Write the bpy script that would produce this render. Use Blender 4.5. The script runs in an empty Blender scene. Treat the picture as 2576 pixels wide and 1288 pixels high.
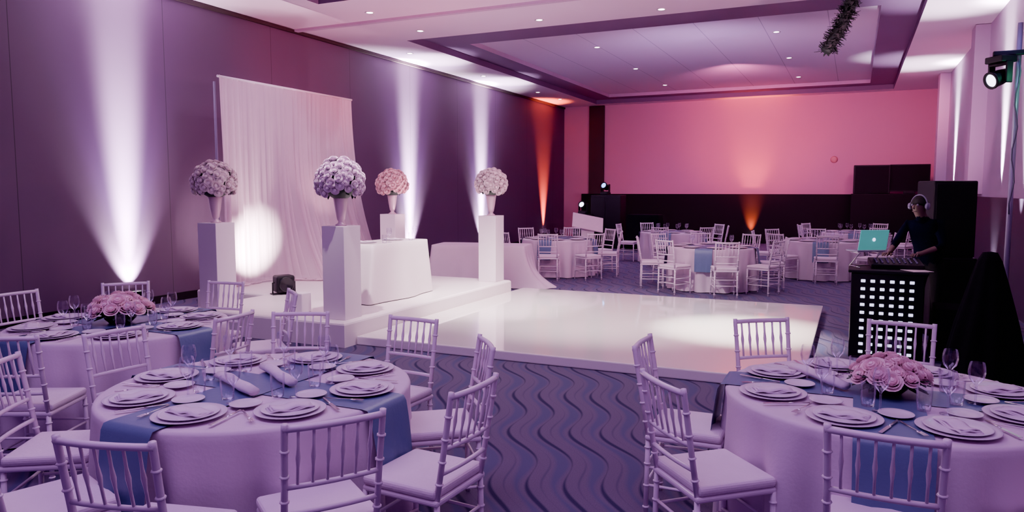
import bpy, math, random, bmesh
from mathutils import Vector, Matrix
random.seed(7)
D=bpy.data; C=bpy.context; col=C.scene.collection
pi=math.pi; sin=math.sin; cos=math.cos

# ---------------------------------------------------------------- materials
def newmat(name):
    m=D.materials.new(name); m.use_nodes=True
    nt=m.node_tree; b=nt.nodes["Principled BSDF"]
    return m,nt,b
def setp(b,k,v):
    if k in b.inputs: b.inputs[k].default_value=v
def rgba(c): return (c[0],c[1],c[2],1)
def mth(nt,op,a,b=None,c=None):
    n=nt.nodes.new("ShaderNodeMath"); n.operation=op
    for i,x in enumerate((a,b,c)):
        if x is None: continue
        if isinstance(x,(int,float)): n.inputs[i].default_value=x
        else: nt.links.new(x,n.inputs[i])
    return n.outputs[0]
def mixc(nt,f,a,b):
    n=nt.nodes.new("ShaderNodeMix"); n.data_type='RGBA'
    for s,x in ((0,f),(6,a),(7,b)):
        if isinstance(x,(int,float)): n.inputs[s].default_value=x
        elif isinstance(x,tuple): n.inputs[s].default_value=rgba(x)
        else: nt.links.new(x,n.inputs[s])
    return n.outputs[2]
def objco(nt):
    t=nt.nodes.new("ShaderNodeTexCoord"); s=nt.nodes.new("ShaderNodeSeparateXYZ")
    nt.links.new(t.outputs["Object"],s.inputs[0]); return t.outputs["Object"],s.outputs
def mat(name,c,rough=.5,metal=0,var=.06,scale=8,bump=0,emit=None,es=0,trans=0,coat=0,sheen=0,bscale=60,alpha=1,spec=None):
    m,nt,b=newmat(name)
    co,_=objco(nt)
    no=nt.nodes.new("ShaderNodeTexNoise"); no.inputs["Scale"].default_value=scale; no.inputs["Detail"].default_value=3
    nt.links.new(co,no.inputs["Vector"])
    c2=tuple(max(0,x*(1-var*2)) for x in c)
    nt.links.new(mixc(nt,no.outputs["Fac"],c,c2),b.inputs["Base Color"])
    setp(b,"Roughness",rough); setp(b,"Metallic",metal); setp(b,"Transmission Weight",trans)
    setp(b,"Coat Weight",coat); setp(b,"Sheen Weight",sheen); setp(b,"Alpha",alpha)
    if spec is not None: setp(b,"Specular IOR Level",spec)
    if bump:
        n2=nt.nodes.new("ShaderNodeTexNoise"); n2.inputs["Scale"].default_value=bscale
        nt.links.new(co,n2.inputs["Vector"])
        bp=nt.nodes.new("ShaderNodeBump"); bp.inputs["Strength"].default_value=bump; bp.inputs["Distance"].default_value=.01
        nt.links.new(n2.outputs["Fac"],bp.inputs["Height"]); nt.links.new(bp.outputs[0],b.inputs["Normal"])
    if emit: setp(b,"Emission Color",rgba(emit)); setp(b,"Emission Strength",es)
    return m
M={}
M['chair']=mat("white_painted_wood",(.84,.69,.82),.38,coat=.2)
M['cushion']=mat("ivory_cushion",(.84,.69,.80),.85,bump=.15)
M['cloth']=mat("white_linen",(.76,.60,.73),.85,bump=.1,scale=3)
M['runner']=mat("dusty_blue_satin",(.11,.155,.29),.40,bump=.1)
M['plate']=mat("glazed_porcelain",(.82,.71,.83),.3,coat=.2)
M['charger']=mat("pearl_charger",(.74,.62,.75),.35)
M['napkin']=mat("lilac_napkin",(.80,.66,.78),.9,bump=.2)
M['steel']=mat("polished_cutlery",(.8,.72,.82),.25,metal=1)
M['stage']=mat("white_stage_laminate",(.92,.82,.84),.3,scale=2,var=.02)
M['dance']=mat("glossy_white_vinyl",(.96,.90,.88),.06,scale=.8,var=.02,coat=.8)
M['pedestal']=mat("white_plinth_paint",(.86,.75,.82),.45,var=.02)
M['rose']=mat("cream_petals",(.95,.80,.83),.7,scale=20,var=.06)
M['rosepink']=mat("pink_lit_petals",(.95,.62,.67),.7,scale=20,var=.08)  # rose petals with pink light put into their colour
M['roselil']=mat("lilac_lit_petals",(.82,.63,.80),.7,scale=20,var=.08)  # rose petals tinted for the lilac light falling on them
M['peony']=mat("peony_petals",(.96,.66,.74),.7,scale=20,var=.08)
M['leaf']=mat("dark_foliage",(.03,.055,.04),.6,scale=20,var=.2)
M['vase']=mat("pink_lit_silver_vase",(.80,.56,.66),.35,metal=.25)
M['black']=mat("matte_black_plastic",(.010,.008,.013),.55,scale=30,spec=.3)
M['blackcloth']=mat("black_cloth",(.007,.006,.010),.95,bump=.2,spec=.1)
M['blackgloss']=mat("gloss_black",(.01,.01,.014),.15)
M['grille']=mat("speaker_grille",(.010,.009,.013),.7,bump=.6,bscale=220,spec=.2)
M['led']=mat("white_led",(1,1,1),.4,var=0,emit=(.66,.66,1),es=3.2)
M['bluebeam']=mat("blue_lens",(.3,.5,1),.2,var=0,emit=(.22,.40,1),es=6)
M['violetbeam']=mat("violet_lens",(.6,.4,1),.2,var=0,emit=(.50,.35,1),es=6)
M['greenbeam']=mat("green_lens",(.3,1,.8),.2,var=0,emit=(.08,.65,.40),es=4)
M['whitelens']=mat("white_lens",(1,1,1),.2,var=0,emit=(.80,.80,1),es=9)
M['warmlens']=mat("lit_lens",(1,1,1),.2,var=0,emit=(1,.8,.9),es=8)
M['down']=mat("downlight_lens",(1,1,1),.3,var=0,emit=(1,.88,.85),es=22)
M['ringw']=mat("downlight_trim",(.8,.72,.78),.4)
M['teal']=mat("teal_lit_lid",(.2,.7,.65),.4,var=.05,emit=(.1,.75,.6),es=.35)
M['skin']=mat("skin",(.15,.08,.08),.55,scale=30)
M['navy']=mat("navy_shirt",(.003,.005,.018),.9,bump=.2,spec=.08)
M['trouser']=mat("black_trousers",(.006,.006,.009),.85,bump=.2)
M['hair']=mat("dark_hair",(.006,.005,.005),.7,bump=.4)
M['greyplas']=mat("grey_plastic",(.24,.20,.32),.4)
M['pole']=mat("pale_metal_pole",(.42,.36,.52),.35,metal=.3)
M['cable']=mat("pale_cable",(.12,.11,.17),.5)
M['paper']=mat("pink_lit_paper",(.8,.6,.68),.8)
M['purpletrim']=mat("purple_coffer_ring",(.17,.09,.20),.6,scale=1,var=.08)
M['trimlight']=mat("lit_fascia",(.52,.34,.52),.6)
M['dado']=mat("black_dado",(.008,.006,.009),.6,scale=2,spec=.2)
M['dador']=mat("violet_lit_dado",(.045,.026,.06),.55,scale=2)  # black dado lightened, violet light on it put into the colour
M['colm']=mat("brown_column",(.03,.014,.016),.6,scale=2)
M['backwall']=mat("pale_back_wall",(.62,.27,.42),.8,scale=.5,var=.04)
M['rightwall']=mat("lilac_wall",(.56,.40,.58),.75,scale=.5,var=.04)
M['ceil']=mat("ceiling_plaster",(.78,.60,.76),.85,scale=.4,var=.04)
M['garl']=mat("dark_green_garland",(.010,.022,.018),.7,scale=20)
def glassm():
    m,nt,b=newmat("clear_thin_glass"); co,s=objco(nt)
    tr=nt.nodes.new("ShaderNodeBsdfTransparent"); tr.inputs[0].default_value=(.95,.94,.98,1)
    gl=nt.nodes.new("ShaderNodeBsdfGlossy"); gl.inputs["Roughness"].default_value=.08; gl.inputs[0].default_value=(.95,.9,1,1)
    lw=nt.nodes.new("ShaderNodeLayerWeight"); lw.inputs[0].default_value=.25
    mx=nt.nodes.new("ShaderNodeMixShader"); nt.links.new(mth(nt,'ADD',mth(nt,'MULTIPLY',lw.outputs["Fresnel"],.5),.05),mx.inputs[0])
    nt.links.new(tr.outputs[0],mx.inputs[1]); nt.links.new(gl.outputs[0],mx.inputs[2])
    nt.links.new(mx.outputs[0],nt.nodes["Material Output"].inputs[0]); return m
M['glass']=glassm()
def sheer():
    m,nt,b=newmat("sheer_drape"); co,s=objco(nt)
    w=nt.nodes.new("ShaderNodeTexNoise"); w.inputs["Scale"].default_value=3
    nt.links.new(co,w.inputs["Vector"])
    nt.links.new(mixc(nt,w.outputs["Fac"],(.86,.66,.77),(.74,.55,.69)),b.inputs["Base Color"])
    setp(b,"Roughness",.8)
    tr=nt.nodes.new("ShaderNodeBsdfTranslucent"); tr.inputs[0].default_value=(.85,.66,.74,1)
    mx=nt.nodes.new("ShaderNodeMixShader"); mx.inputs[0].default_value=.4
    nt.links.new(b.outputs[0],mx.inputs[1]); nt.links.new(tr.outputs[0],mx.inputs[2])
    tp=nt.nodes.new("ShaderNodeBsdfTransparent"); m2=nt.nodes.new("ShaderNodeMixShader"); m2.inputs[0].default_value=.12
    nt.links.new(mx.outputs[0],m2.inputs[1]); nt.links.new(tp.outputs[0],m2.inputs[2])
    nt.links.new(m2.outputs[0],nt.nodes["Material Output"].inputs[0]); return m
M['sheer']=sheer()
def wallmat():
    m,nt,b=newmat("grey_panel_wall"); co,s=objco(nt)
    f=mth(nt,'FRACT',mth(nt,'DIVIDE',mth(nt,'SUBTRACT',s[1],5.95-23.3),2.33))
    seam=mth(nt,'LESS_THAN',f,.005)
    no=nt.nodes.new("ShaderNodeTexNoise"); no.inputs["Scale"].default_value=.6; nt.links.new(co,no.inputs["Vector"])
    base=mixc(nt,no.outputs["Fac"],(.115,.064,.125),(.092,.050,.105))
    nt.links.new(mixc(nt,seam,base,(.04,.024,.045)),b.inputs["Base Color"]); setp(b,"Roughness",.65)
    n2=nt.nodes.new("ShaderNodeTexNoise"); n2.inputs["Scale"].default_value=90; nt.links.new(co,n2.inputs["Vector"])
    bp=nt.nodes.new("ShaderNodeBump"); bp.inputs["Strength"].default_value=.1; nt.links.new(n2.outputs["Fac"],bp.inputs["Height"])
    nt.links.new(bp.outputs[0],b.inputs["Normal"]); return m
M['wall']=wallmat()
def tilemat():
    m,nt,b=newmat("ceiling_tiles"); co,s=objco(nt)
    f=mth(nt,'FRACT',mth(nt,'DIVIDE',mth(nt,'ADD',s[0],20.1),1.22)); a=mth(nt,'LESS_THAN',f,.014)
    nt.links.new(mixc(nt,a,(.70,.56,.74),(.42,.33,.48)),b.inputs["Base Color"]); setp(b,"Roughness",.85); return m
M['tile']=tilemat()
def carpet():
    m,nt,b=newmat("wavy_carpet"); co,s=objco(nt)
    th=math.radians(27); c_,s_=cos(th),sin(th)
    u=mth(nt,'ADD',mth(nt,'MULTIPLY',s[0],c_),mth(nt,'MULTIPLY',s[1],s_))
    v=mth(nt,'ADD',mth(nt,'MULTIPLY',s[0],-s_),mth(nt,'MULTIPLY',s[1],c_))
    k=2*pi/1.0
    kv=mth(nt,'ADD',mth(nt,'MULTIPLY',v,k),mth(nt,'MULTIPLY',u,1.1))
    w1=mth(nt,'MULTIPLY',mth(nt,'SINE',kv),.065)
    w2=mth(nt,'MULTIPLY',mth(nt,'SINE',mth(nt,'MULTIPLY',v,k*.43)),.04)
    up=mth(nt,'ADD',u,mth(nt,'ADD',w1,w2))
    def line(offs,base,amp,ph,sharp):
        f=mth(nt,'ABSOLUTE',mth(nt,'SUBTRACT',mth(nt,'FRACT',mth(nt,'DIVIDE',mth(nt,'ADD',up,50+offs),.22)),.5))
        wd=mth(nt,'ADD',base,mth(nt,'MULTIPLY',mth(nt,'SINE',mth(nt,'ADD',kv,ph)),amp))
        l=mth(nt,'MULTIPLY',mth(nt,'SUBTRACT',wd,f),sharp); return mth(nt,'MINIMUM',mth(nt,'MAXIMUM',l,0),1)
    l1=line(0,.075,.045,1.2,14); l2=line(.06,.20,.07,3.6,7); l3=line(.135,.04,.02,5,16)
    no=nt.nodes.new("ShaderNodeTexNoise"); no.inputs["Scale"].default_value=120; nt.links.new(co,no.inputs["Vector"])
    base=mixc(nt,no.outputs["Fac"],(.16,.12,.205),(.09,.07,.125))
    base=mixc(nt,mth(nt,'MULTIPLY',l2,.7),base,(.072,.078,.17))
    base=mixc(nt,mth(nt,'MULTIPLY',l3,.5),base,(.04,.042,.11))
    nt.links.new(mixc(nt,mth(nt,'MULTIPLY',l1,.82),base,(.016,.018,.062)),b.inputs["Base Color"]); setp(b,"Roughness",.95); setp(b,"Specular IOR Level",.1)
    bp=nt.nodes.new("ShaderNodeBump"); bp.inputs["Strength"].default_value=.4; nt.links.new(no.outputs["Fac"],bp.inputs["Height"])
    nt.links.new(bp.outputs[0],b.inputs["Normal"]); return m
M['carpet']=carpet()

# ---------------------------------------------------------------- mesh builder
class MB:
    def __init__(s): s.v=[];s.f=[];s.m=[];s.sm=[]
    def add(s,vs,fs,mi=0,smooth=True):
        o=len(s.v); s.v+=[tuple(v) for v in vs]; s.f+=[tuple(i+o for i in f) for f in fs]
        s.m+=[mi]*len(fs); s.sm+=[smooth]*len(fs); return s
    def tube(s,pts,rad,seg=8,mi=0,flat=1.0,up=None):
        pts=[Vector(p) for p in pts]; n=len(pts)
        if isinstance(rad,(int,float)): rad=[rad]*n
        vs=[];fs=[]; prev=None
        for i,p in enumerate(pts):
            t=(pts[min(i+1,n-1)]-pts[max(i-1,0)]).normalized()
            if prev is None:
                a=Vector(up) if up else (Vector((0,0,1)) if abs(t.z)<.9 else Vector((1,0,0)))
                x=t.cross(a).normalized()
            else: x=(prev-t*prev.dot(t)).normalized()
            y=t.cross(x); prev=x
            for j in range(seg):
                an=2*pi*j/seg; vs.append(p+x*cos(an)*rad[i]+y*sin(an)*rad[i]*flat)
        for i in range(n-1):
            for j in range(seg):
                k=(j+1)%seg; fs.append((i*seg+j,i*seg+k,(i+1)*seg+k,(i+1)*seg+j))
        fs.append(tuple(range(seg-1,-1,-1))); fs.append(tuple((n-1)*seg+j for j in range(seg)))
        return s.add(vs,fs,mi)
    def lathe(s,prof,seg=24,mi=0,c=(0,0,0),mat=None,close=False):
        vs=[];fs=[];n=len(prof)
        for r,z in prof:
            for j in range(seg):
                a=2*pi*j/seg; p=Vector((r*cos(a),r*sin(a),z))
                if mat: p=mat@p
                vs.append(p+Vector(c))
        for i in range(n-1):
            for j in range(seg):
                k=(j+1)%seg; fs.append((i*seg+j,i*seg+k,(i+1)*seg+k,(i+1)*seg+j))
        if prof[0][0]>1e-4 and not close: fs.append(tuple(range(seg-1,-1,-1)))
        if prof[-1][0]>1e-4 and not close: fs.append(tuple((n-1)*seg+j for j in range(seg)))
        return s.add(vs,fs,mi)
    def box(s,c,size,mi=0,bevel=0,rot=None,segs=2):
        bm=bmesh.new(); bmesh.ops.create_cube(bm,size=1)
        bmesh.ops.scale(bm,vec=Vector(size),verts=bm.verts)
        if bevel: bmesh.ops.bevel(bm,geom=list(bm.edges),offset=bevel,segments=segs,affect='EDGES',profile=.5)
        if rot is not None: bmesh.ops.rotate(bm,cent=(0,0,0),matrix=rot,verts=bm.verts)
        bm.verts.index_update()
        vs=[v.co+Vector(c) for v in bm.verts]; fs=[[v.index for v in f.verts] for f in bm.faces]
        bm.free(); return s.add(vs,fs,mi,smooth=False)
    def ball(s,c,r,mi=0,seg=12,sc=(1,1,1)):
        prof=[(max(1e-5,r*sin(pi*i/8)),-r*cos(pi*i/8)) for i in range(9)]
        return s.lathe(prof,seg,mi,c,Matrix.Diagonal(Vector(sc)))
    def obj(s,name,mats,parent=None,loc=(0,0,0),rot=(0,0,0)):
        me=D.meshes.new(name); me.from_pydata(s.v,[],s.f)
        if not isinstance(mats,(list,tuple)): mats=[mats]
        for m in mats: me.materials.append(m)
        me.polygons.foreach_set("material_index",s.m); me.polygons.foreach_set("use_smooth",s.sm)
        bm=bmesh.new(); bm.from_mesh(me); bmesh.ops.remove_doubles(bm,verts=bm.verts,dist=1e-5)
        bmesh.ops.recalc_face_normals(bm,faces=bm.faces); bm.to_mesh(me); bm.free()
        me.update()
        o=D.objects.new(name,me); col.objects.link(o)
        if parent: o.parent=parent
        o.location=loc; o.rotation_euler=rot; return o
def meta(o,label,cat,group=None):
    o["label"]=label; o["category"]=cat
    if group: o["group"]=group
    return o
def empty(name,label,cat,group=None,loc=(0,0,0),rz=0):
    o=D.objects.new(name,None); o.empty_display_size=.1; col.objects.link(o)
    o.location=loc; o.rotation_euler=(0,0,rz); return meta(o,label,cat,group)
def copyt(src,loc,rz=0,label=None,parent=None,rot=None,mats=None):
    o=src.copy(); col.objects.link(o); o.parent=parent
    if loc is not None: o.location=loc; o.rotation_euler=rot if rot else (0,0,rz)
    if label: o["label"]=label
    for ch in src.children: copyt(ch,None,parent=o)
    return o
def place(proto,pl):
    """first placement moves the original, the rest are copies; pl=(loc,rz[,label])"""
    out=[]
    for i,p in enumerate(pl):
        if i==0:
            proto.location=p[0]; proto.rotation_euler=(0,0,p[1])
            if len(p)>2 and p[2]: proto["label"]=p[2]
            out.append(proto)
    for p in pl[1:]:
        out.append(copyt(proto,p[0],p[1],p[2] if len(p)>2 else None))
    return out
def structure(o): o["kind"]="structure"; return o

# ---------------------------------------------------------------- room
XL,XR,YF,YB,ZC=-9.8,2.15,-3.0,25.7,4.8
mb=MB(); mb.add([(XL,YF,0),(XR,YF,0),(XR,YB,0),(XL,YB,0),(XL,YF,-.1),(XR,YF,-.1),(XR,YB,-.1),(XL,YB,-.1)],
  [(0,1,2,3),(4,5,6,7),(0,1,5,4),(1,2,6,5),(2,3,7,6),(3,0,4,7)],0,False)
structure(mb.obj("floor",M['carpet']))
structure(MB().box(((XL-.1),(YF+YB)/2,2.6),(.2,YB-YF,5.2)).obj("wall_left",M['wall']))
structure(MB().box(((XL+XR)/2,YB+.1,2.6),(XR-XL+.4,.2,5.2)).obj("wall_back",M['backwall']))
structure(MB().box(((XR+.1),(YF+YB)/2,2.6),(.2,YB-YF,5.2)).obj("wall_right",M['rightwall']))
H1=(-8.4,.95,13.0,25.2); H2=(-8.1,.95,1.6,9.9)
mb=MB()
def rect(mb,x0,x1,y0,y1,z,mi=0): mb.add([(x0,y0,z),(x1,y0,z),(x1,y1,z),(x0,y1,z)],[(0,1,2,3)],mi,False)
rect(mb,XL,XR,YF,H2[2],ZC); rect(mb,XL,H2[0],H2[2],H2[3],ZC); rect(mb,H2[1],XR,H2[2],H2[3],ZC)
rect(mb,XL,XR,H2[3],H1[2],ZC); rect(mb,XL,H1[0],H1[2],H1[3],ZC); rect(mb,H1[1],XR,H1[2],H1[3],ZC); rect(mb,XL,XR,H1[3],YB,ZC)
def fascia(mb,h,z0,z1,mi):
    x0,x1,y0,y1=h
    P=[(x0,y0),(x1,y0),(x1,y1),(x0,y1)]
    for i in range(4):
        a=P[i];b=P[(i+1)%4]
        mb.add([(a[0],a[1],z0),(b[0],b[1],z0),(b[0],b[1],z1),(a[0],a[1],z1)],[(0,1,2,3)],mi,False)
def ring(mb,o,i,z,mi):
    rect(mb,o[0],o[1],o[2],i[2],z,mi); rect(mb,o[0],o[1],i[3],o[3],z,mi)
    rect(mb,o[0],i[0],i[2],i[3],z,mi); rect(mb,i[1],o[1],i[2],i[3],z,mi)
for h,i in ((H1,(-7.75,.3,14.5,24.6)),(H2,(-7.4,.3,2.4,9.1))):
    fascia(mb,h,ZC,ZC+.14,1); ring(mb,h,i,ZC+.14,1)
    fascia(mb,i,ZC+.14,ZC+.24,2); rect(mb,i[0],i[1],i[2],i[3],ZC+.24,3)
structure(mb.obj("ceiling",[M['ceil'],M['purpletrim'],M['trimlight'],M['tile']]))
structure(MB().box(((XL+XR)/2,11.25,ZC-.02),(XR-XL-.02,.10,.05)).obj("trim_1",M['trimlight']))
structure(MB().box(((XL+XR)/2+.35,YB-.03,.82),(XR-XL-.72,.05,1.64)).obj("trim_2",M['dado']))
structure(MB().box((-8.52,YB-.06,3.22),(.55,.11,3.14)).obj("trim_3",M['colm']))
structure(MB().box((XR-.03,14.9,.82),(.05,21.4,1.64)).obj("trim_4",M['dador']))
structure(MB().box((XR-.12,22.6,3.24),(.24,.5,3.1)).obj("trim_5",M['rightwall']))
structure(MB().box((XR-.12,16.4,3.24),(.24,.5,3.1)).obj("trim_6",M['rightwall']))
structure(MB().box((XL+.03,(YF+YB)/2,ZC-.04),(.05,YB-YF-.1,.06)).obj("trim_7",M['colm']))
structure(MB().box((XL+.02,(YF+YB)/2,.06),(.03,YB-YF-.1,.12)).obj("baseboard_left",M['dado']))

# ---------------------------------------------------------------- camera
cam=D.cameras.new("camera"); co=D.objects.new("camera",cam); col.objects.link(co)
cam.sensor_width=36; cam.lens=36*1850/2576; co.location=(0,0,1.75)
co.rotation_euler=(math.radians(90-5.07),0,math.radians(24.9)); C.scene.camera=co
cam.clip_start=.05

# ---------------------------------------------------------------- stage & dance floor
ZS=.28
meta(MB().box((-2.72,9.08,.05),(4.74,4.65,.10),0,.012).obj("dance_floor",M['dance']),
 "glossy white raised dance floor on the carpet","dance floor")
def outline(o): return [(-5.10-o,6.55+o),(-5.10-o,10.95-o),(-8.90+o,10.95-o),(-8.90+o,7.95+o),(-7.55+o,7.95+o),(-7.55+o,6.55+o)]
m=MB(); L=[]
for o,z in ((0,0),(0,.25),(.008,.268),(.03,ZS)): L.append([(x,y,z) for x,y in outline(o)])
vs=[p for l in L for p in l]; fs=[(i*6+j,i*6+(j+1)%6,(i+1)*6+(j+1)%6,(i+1)*6+j) for i in range(3) for j in range(6)]
fs.append(tuple(18+j for j in range(6))); m.add(vs,fs,0,False)
meta(m.obj("stage_platform",M['stage']),"low white stage platform beside the dance floor","stage")

# ---------------------------------------------------------------- chair
def lean(z):
    return -.185 if z<.44 else -.185-(z-.44)*.17
def leg_pts(mb,pts,r,rings):
    mb.tube(pts,r,8)
    for z in rings:
        for i in range(len(pts)-1):
            p,q=Vector(pts[i]),Vector(pts[i+1])
            if min(p.z,q.z)<=z<=max(p.z,q.z) and p.z!=q.z:
                f=(z-p.z)/(q.z-p.z); c=p.lerp(q,f); d=(q-p).normalized()
                mb.tube([c-d*.006,c-d*.002,c+d*.002,c+d*.006],[r,r*1.4,r*1.4,r],8); break
def b_back(mb,seg=8):
    for sx in (-1,1):
        leg_pts(mb,[(sx*.178,-.185,.44),(sx*.18,lean(.68),.68),(sx*.184,lean(.905),.905),(sx*.184,lean(.925),.925)],.0135,(.52,.62,.72,.82))
    def rail(z,r,bow,dx=.18):
        mb.tube([(dx*t,lean(z)-bow*(1-t*t),z) for t in (-1,-.66,-.33,0,.33,.66,1)],r,8,flat=1.0)
    rail(.905,.014,.018,.19); rail(.675,.011,.014); rail(.565,.011,.012)
    for i in range(6):
        t=-.75+1.5*i/5; b=.018*(1-t*t)
        mb.tube([(t*.18,lean(.675)-b*.8,.675),(t*.181,lean(.75)-b,.75),(t*.181,lean(.79)-b,.79),(t*.181,lean(.83)-b,.83),(t*.183,lean(.905)-b,.905)],[.006,.006,.010,.006,.006],6)
def b_leg(mb,x,y,z1):
    leg_pts(mb,[(x*1.03,y*1.04,0),(x,y,z1)],.0135,(.05,.17,.29,.38))
def b_stretch(mb):
    for z in (.17,.27):
        for sx in (-1,1): mb.tube([(sx*.18,-.19,z),(sx*.19,.185,z)],.008,6)
        mb.tube([(-.19,.185,z+.02),(.19,.185,z+.02)],.008,6); mb.tube([(-.18,-.188,z+.02),(.18,-.188,z+.02)],.008,6)
def b_frame(mb):
    mb.box((0,0,.435),(.40,.40,.028),0,.010)
def b_cush(mb):
    mb.box((0,.005,.472),(.405,.39,.046),0,.018,segs=3)
near_lab="white bamboo-style banquet chair with ivory seat cushion"
chair=empty("dining_chair",near_lab,"chair","white banquet chairs around the dining tables")
m=MB(); b_back(m); m.obj("backrest",M['chair'],chair)
for x,y,z1 in ((-.178,-.185,.44),(.178,-.185,.44),(-.188,.188,.43),(.188,.188,.43)):
    m=MB(); b_leg(m,x,y,z1); m.obj("leg",M['chair'],chair)
m=MB(); b_stretch(m); m.obj("stretcher",M['chair'],chair)
m=MB(); b_frame(m); m.obj("seat_frame",M['chair'],chair)
m=MB(); b_cush(m); m.obj("seat",M['cushion'],chair)

TA=(-2.75,2.84); TB=(.18,4.0); TC=(-5.0,3.74)
def chair_at(bx,by,T,tw=0):
    """bx,by = position of the top of the back; faces the table centre T"""
    d=Vector((T[0]-bx,T[1]-by)).normalized(); rz=math.atan2(d.y,d.x)-pi/2+math.radians(tw)
    d=Vector((-sin(rz),cos(rz)))
    return ((bx+d.x*.265,by+d.y*.265,0),rz)
pl=[chair_at(-2.25,1.60,TA,-8),chair_at(-1.70,2.12,TA),chair_at(-1.46,2.76,TA),chair_at(-1.82,3.58,TA),
 chair_at(-2.60,4.06,TA,4),chair_at(-3.42,3.92,TA,-4),chair_at(-3.78,2.16,TA),chair_at(-3.03,1.60,TA,-5),chair_at(-4.0,2.95,TA),
 chair_at(-6.24,3.72,TC),chair_at(-5.98,4.54,TC),chair_at(-5.20,4.97,TC),chair_at(-4.20,4.72,TC),chair_at(-3.76,3.66,TC,10),chair_at(-4.4,2.55,TC),
 chair_at(-.74,3.17,TB),chair_at(-1.04,3.97,TB),chair_at(-.52,4.98,TB),chair_at(.3,5.22,TB),chair_at(.127,2.78,TB),chair_at(.98,3.06,TB)]
place(chair,pl)
m=MB(); b_back(m)
for x,y,z1 in ((-.178,-.185,.44),(.178,-.185,.44),(-.188,.188,.43),(.188,.188,.43)): b_leg(m,x,y,z1)
b_stretch(m); b_frame(m); n0=len(m.f); b_cush(m)
for i in range(n0,len(m.f)): m.m[i]=1
fch=meta(m.obj("dining_chair",[M['chair'],M['cushion']]),near_lab,"chair","white banquet chairs around the dining tables")
FT=[(-5.6,14.4),(-2.3,13.5),(-4.0,17.9),(-.55,16.1),(.05,19.6)]
offs=[.2,.32,0,.15,.3]
pl=[]
for (tx,ty),o in zip(FT,offs):
    n=8
    for i in range(n):
        a=o+2*pi*i/n+random.uniform(-.06,.06); rr=1.31+random.uniform(-.01,.05)
        x=tx+cos(a)*rr; y=ty+sin(a)*rr
        if x>1.9: continue
        if ty>17 and i%3==2: continue
        pl.append(chair_at(x,y,(tx,ty),random.uniform(-6,6)))
place(fch,pl)

# ---------------------------------------------------------------- round tables
def round_cloth(seed):
    rnd=random.Random(seed); p1,p2,p3=[rnd.uniform(0,6) for _ in range(3)]
    m=MB(); N=180; rings=[]
    for r in (.0001,.25,.5,.70,.745): rings.append([(r*cos(2*pi*j/N),r*sin(2*pi*j/N),.75) for j in range(N)])
    rings.append([(.760*cos(2*pi*j/N),.760*sin(2*pi*j/N),.746) for j in range(N)])
    for z in (.733,.70,.64,.55,.45,.34,.22,.11,.012):
        f=(.733-z)/.72; L=[]
        for j in range(N):
            a=2*pi*j/N
            w=(sin(13*a+p1)+.7*sin(21*a+p2)+.35*sin(7*a+p3))/2.05
            w=(w*1.25 if w<0 else w*.55)
            r=.766+.022*f+.085*w*min(1,f*1.6)
            L.append((r*cos(a),r*sin(a),z))
        rings.append(L)
    vs=[p for L in rings for p in L]; fs=[]
    for i in range(len(rings)-1):
        for j in range(N): fs.append((i*N+j,i*N+(j+1)%N,(i+1)*N+(j+1)%N,(i+1)*N+j))
    m.add(vs,fs); return m
table=empty("banquet_table","round banquet table under a floor-length white tablecloth","table","round dining tables")
round_cloth(3).obj("tablecloth",M['cloth'],table)
m=MB(); m.lathe([(.05,.02),(.05,.70)],12); m.box((0,0,.02),(.7,.08,.04)); m.box((0,0,.02),(.08,.7,.04)); m.lathe([(.74,.705),(.74,.735)],48)
m.obj("table_frame",M['black'],table)
angs=[.3,1.2,2.5,0,.8,1.9,2.8,.5,1.4]
allT=[TA,TB,TC]+FT
place(table,[((t[0],t[1],0),a) for t,a in zip(allT,angs)])
def runner(z):
    m=MB(); half=[(.0,z),(.3,z),(.6,z),(.745,z),(.775,z-.004),(.790,z-.03),(.803,z-.10),(.818,z-.20),(.829,z-.30),(.838,z-.39)]
    full=[(-x,zz) for x,zz in reversed(half[1:])]+half
    K=9; vs=[]
    for x,zz in full:
        for j in range(K):
            y=-.15+.30*j/(K-1)
            hang=max(0,(z-.03-zz))
            vs.append((x+(1 if x>0 else -1)*hang*.03*sin(j*1.7+x*3),y*(1-.12*hang),zz))
    fs=[(i*K+j,i*K+j+1,(i+1)*K+j+1,(i+1)*K+j) for i in range(len(full)-1) for j in range(K-1)]
    m.add(vs,fs); return m
ra=meta(runner(.7545).obj("table_runner",M['runner']),"blue satin runner draped across a round table","table runner","blue table runners")
rb=meta(runner(.7575).obj("table_runner",M['runner']),"blue satin runner draped across a round table","table runner","blue table runners")
place(ra,[((t[0],t[1],0),0) for t in allT]); place(rb,[((t[0],t[1],0),pi/2) for t in allT])

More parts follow.
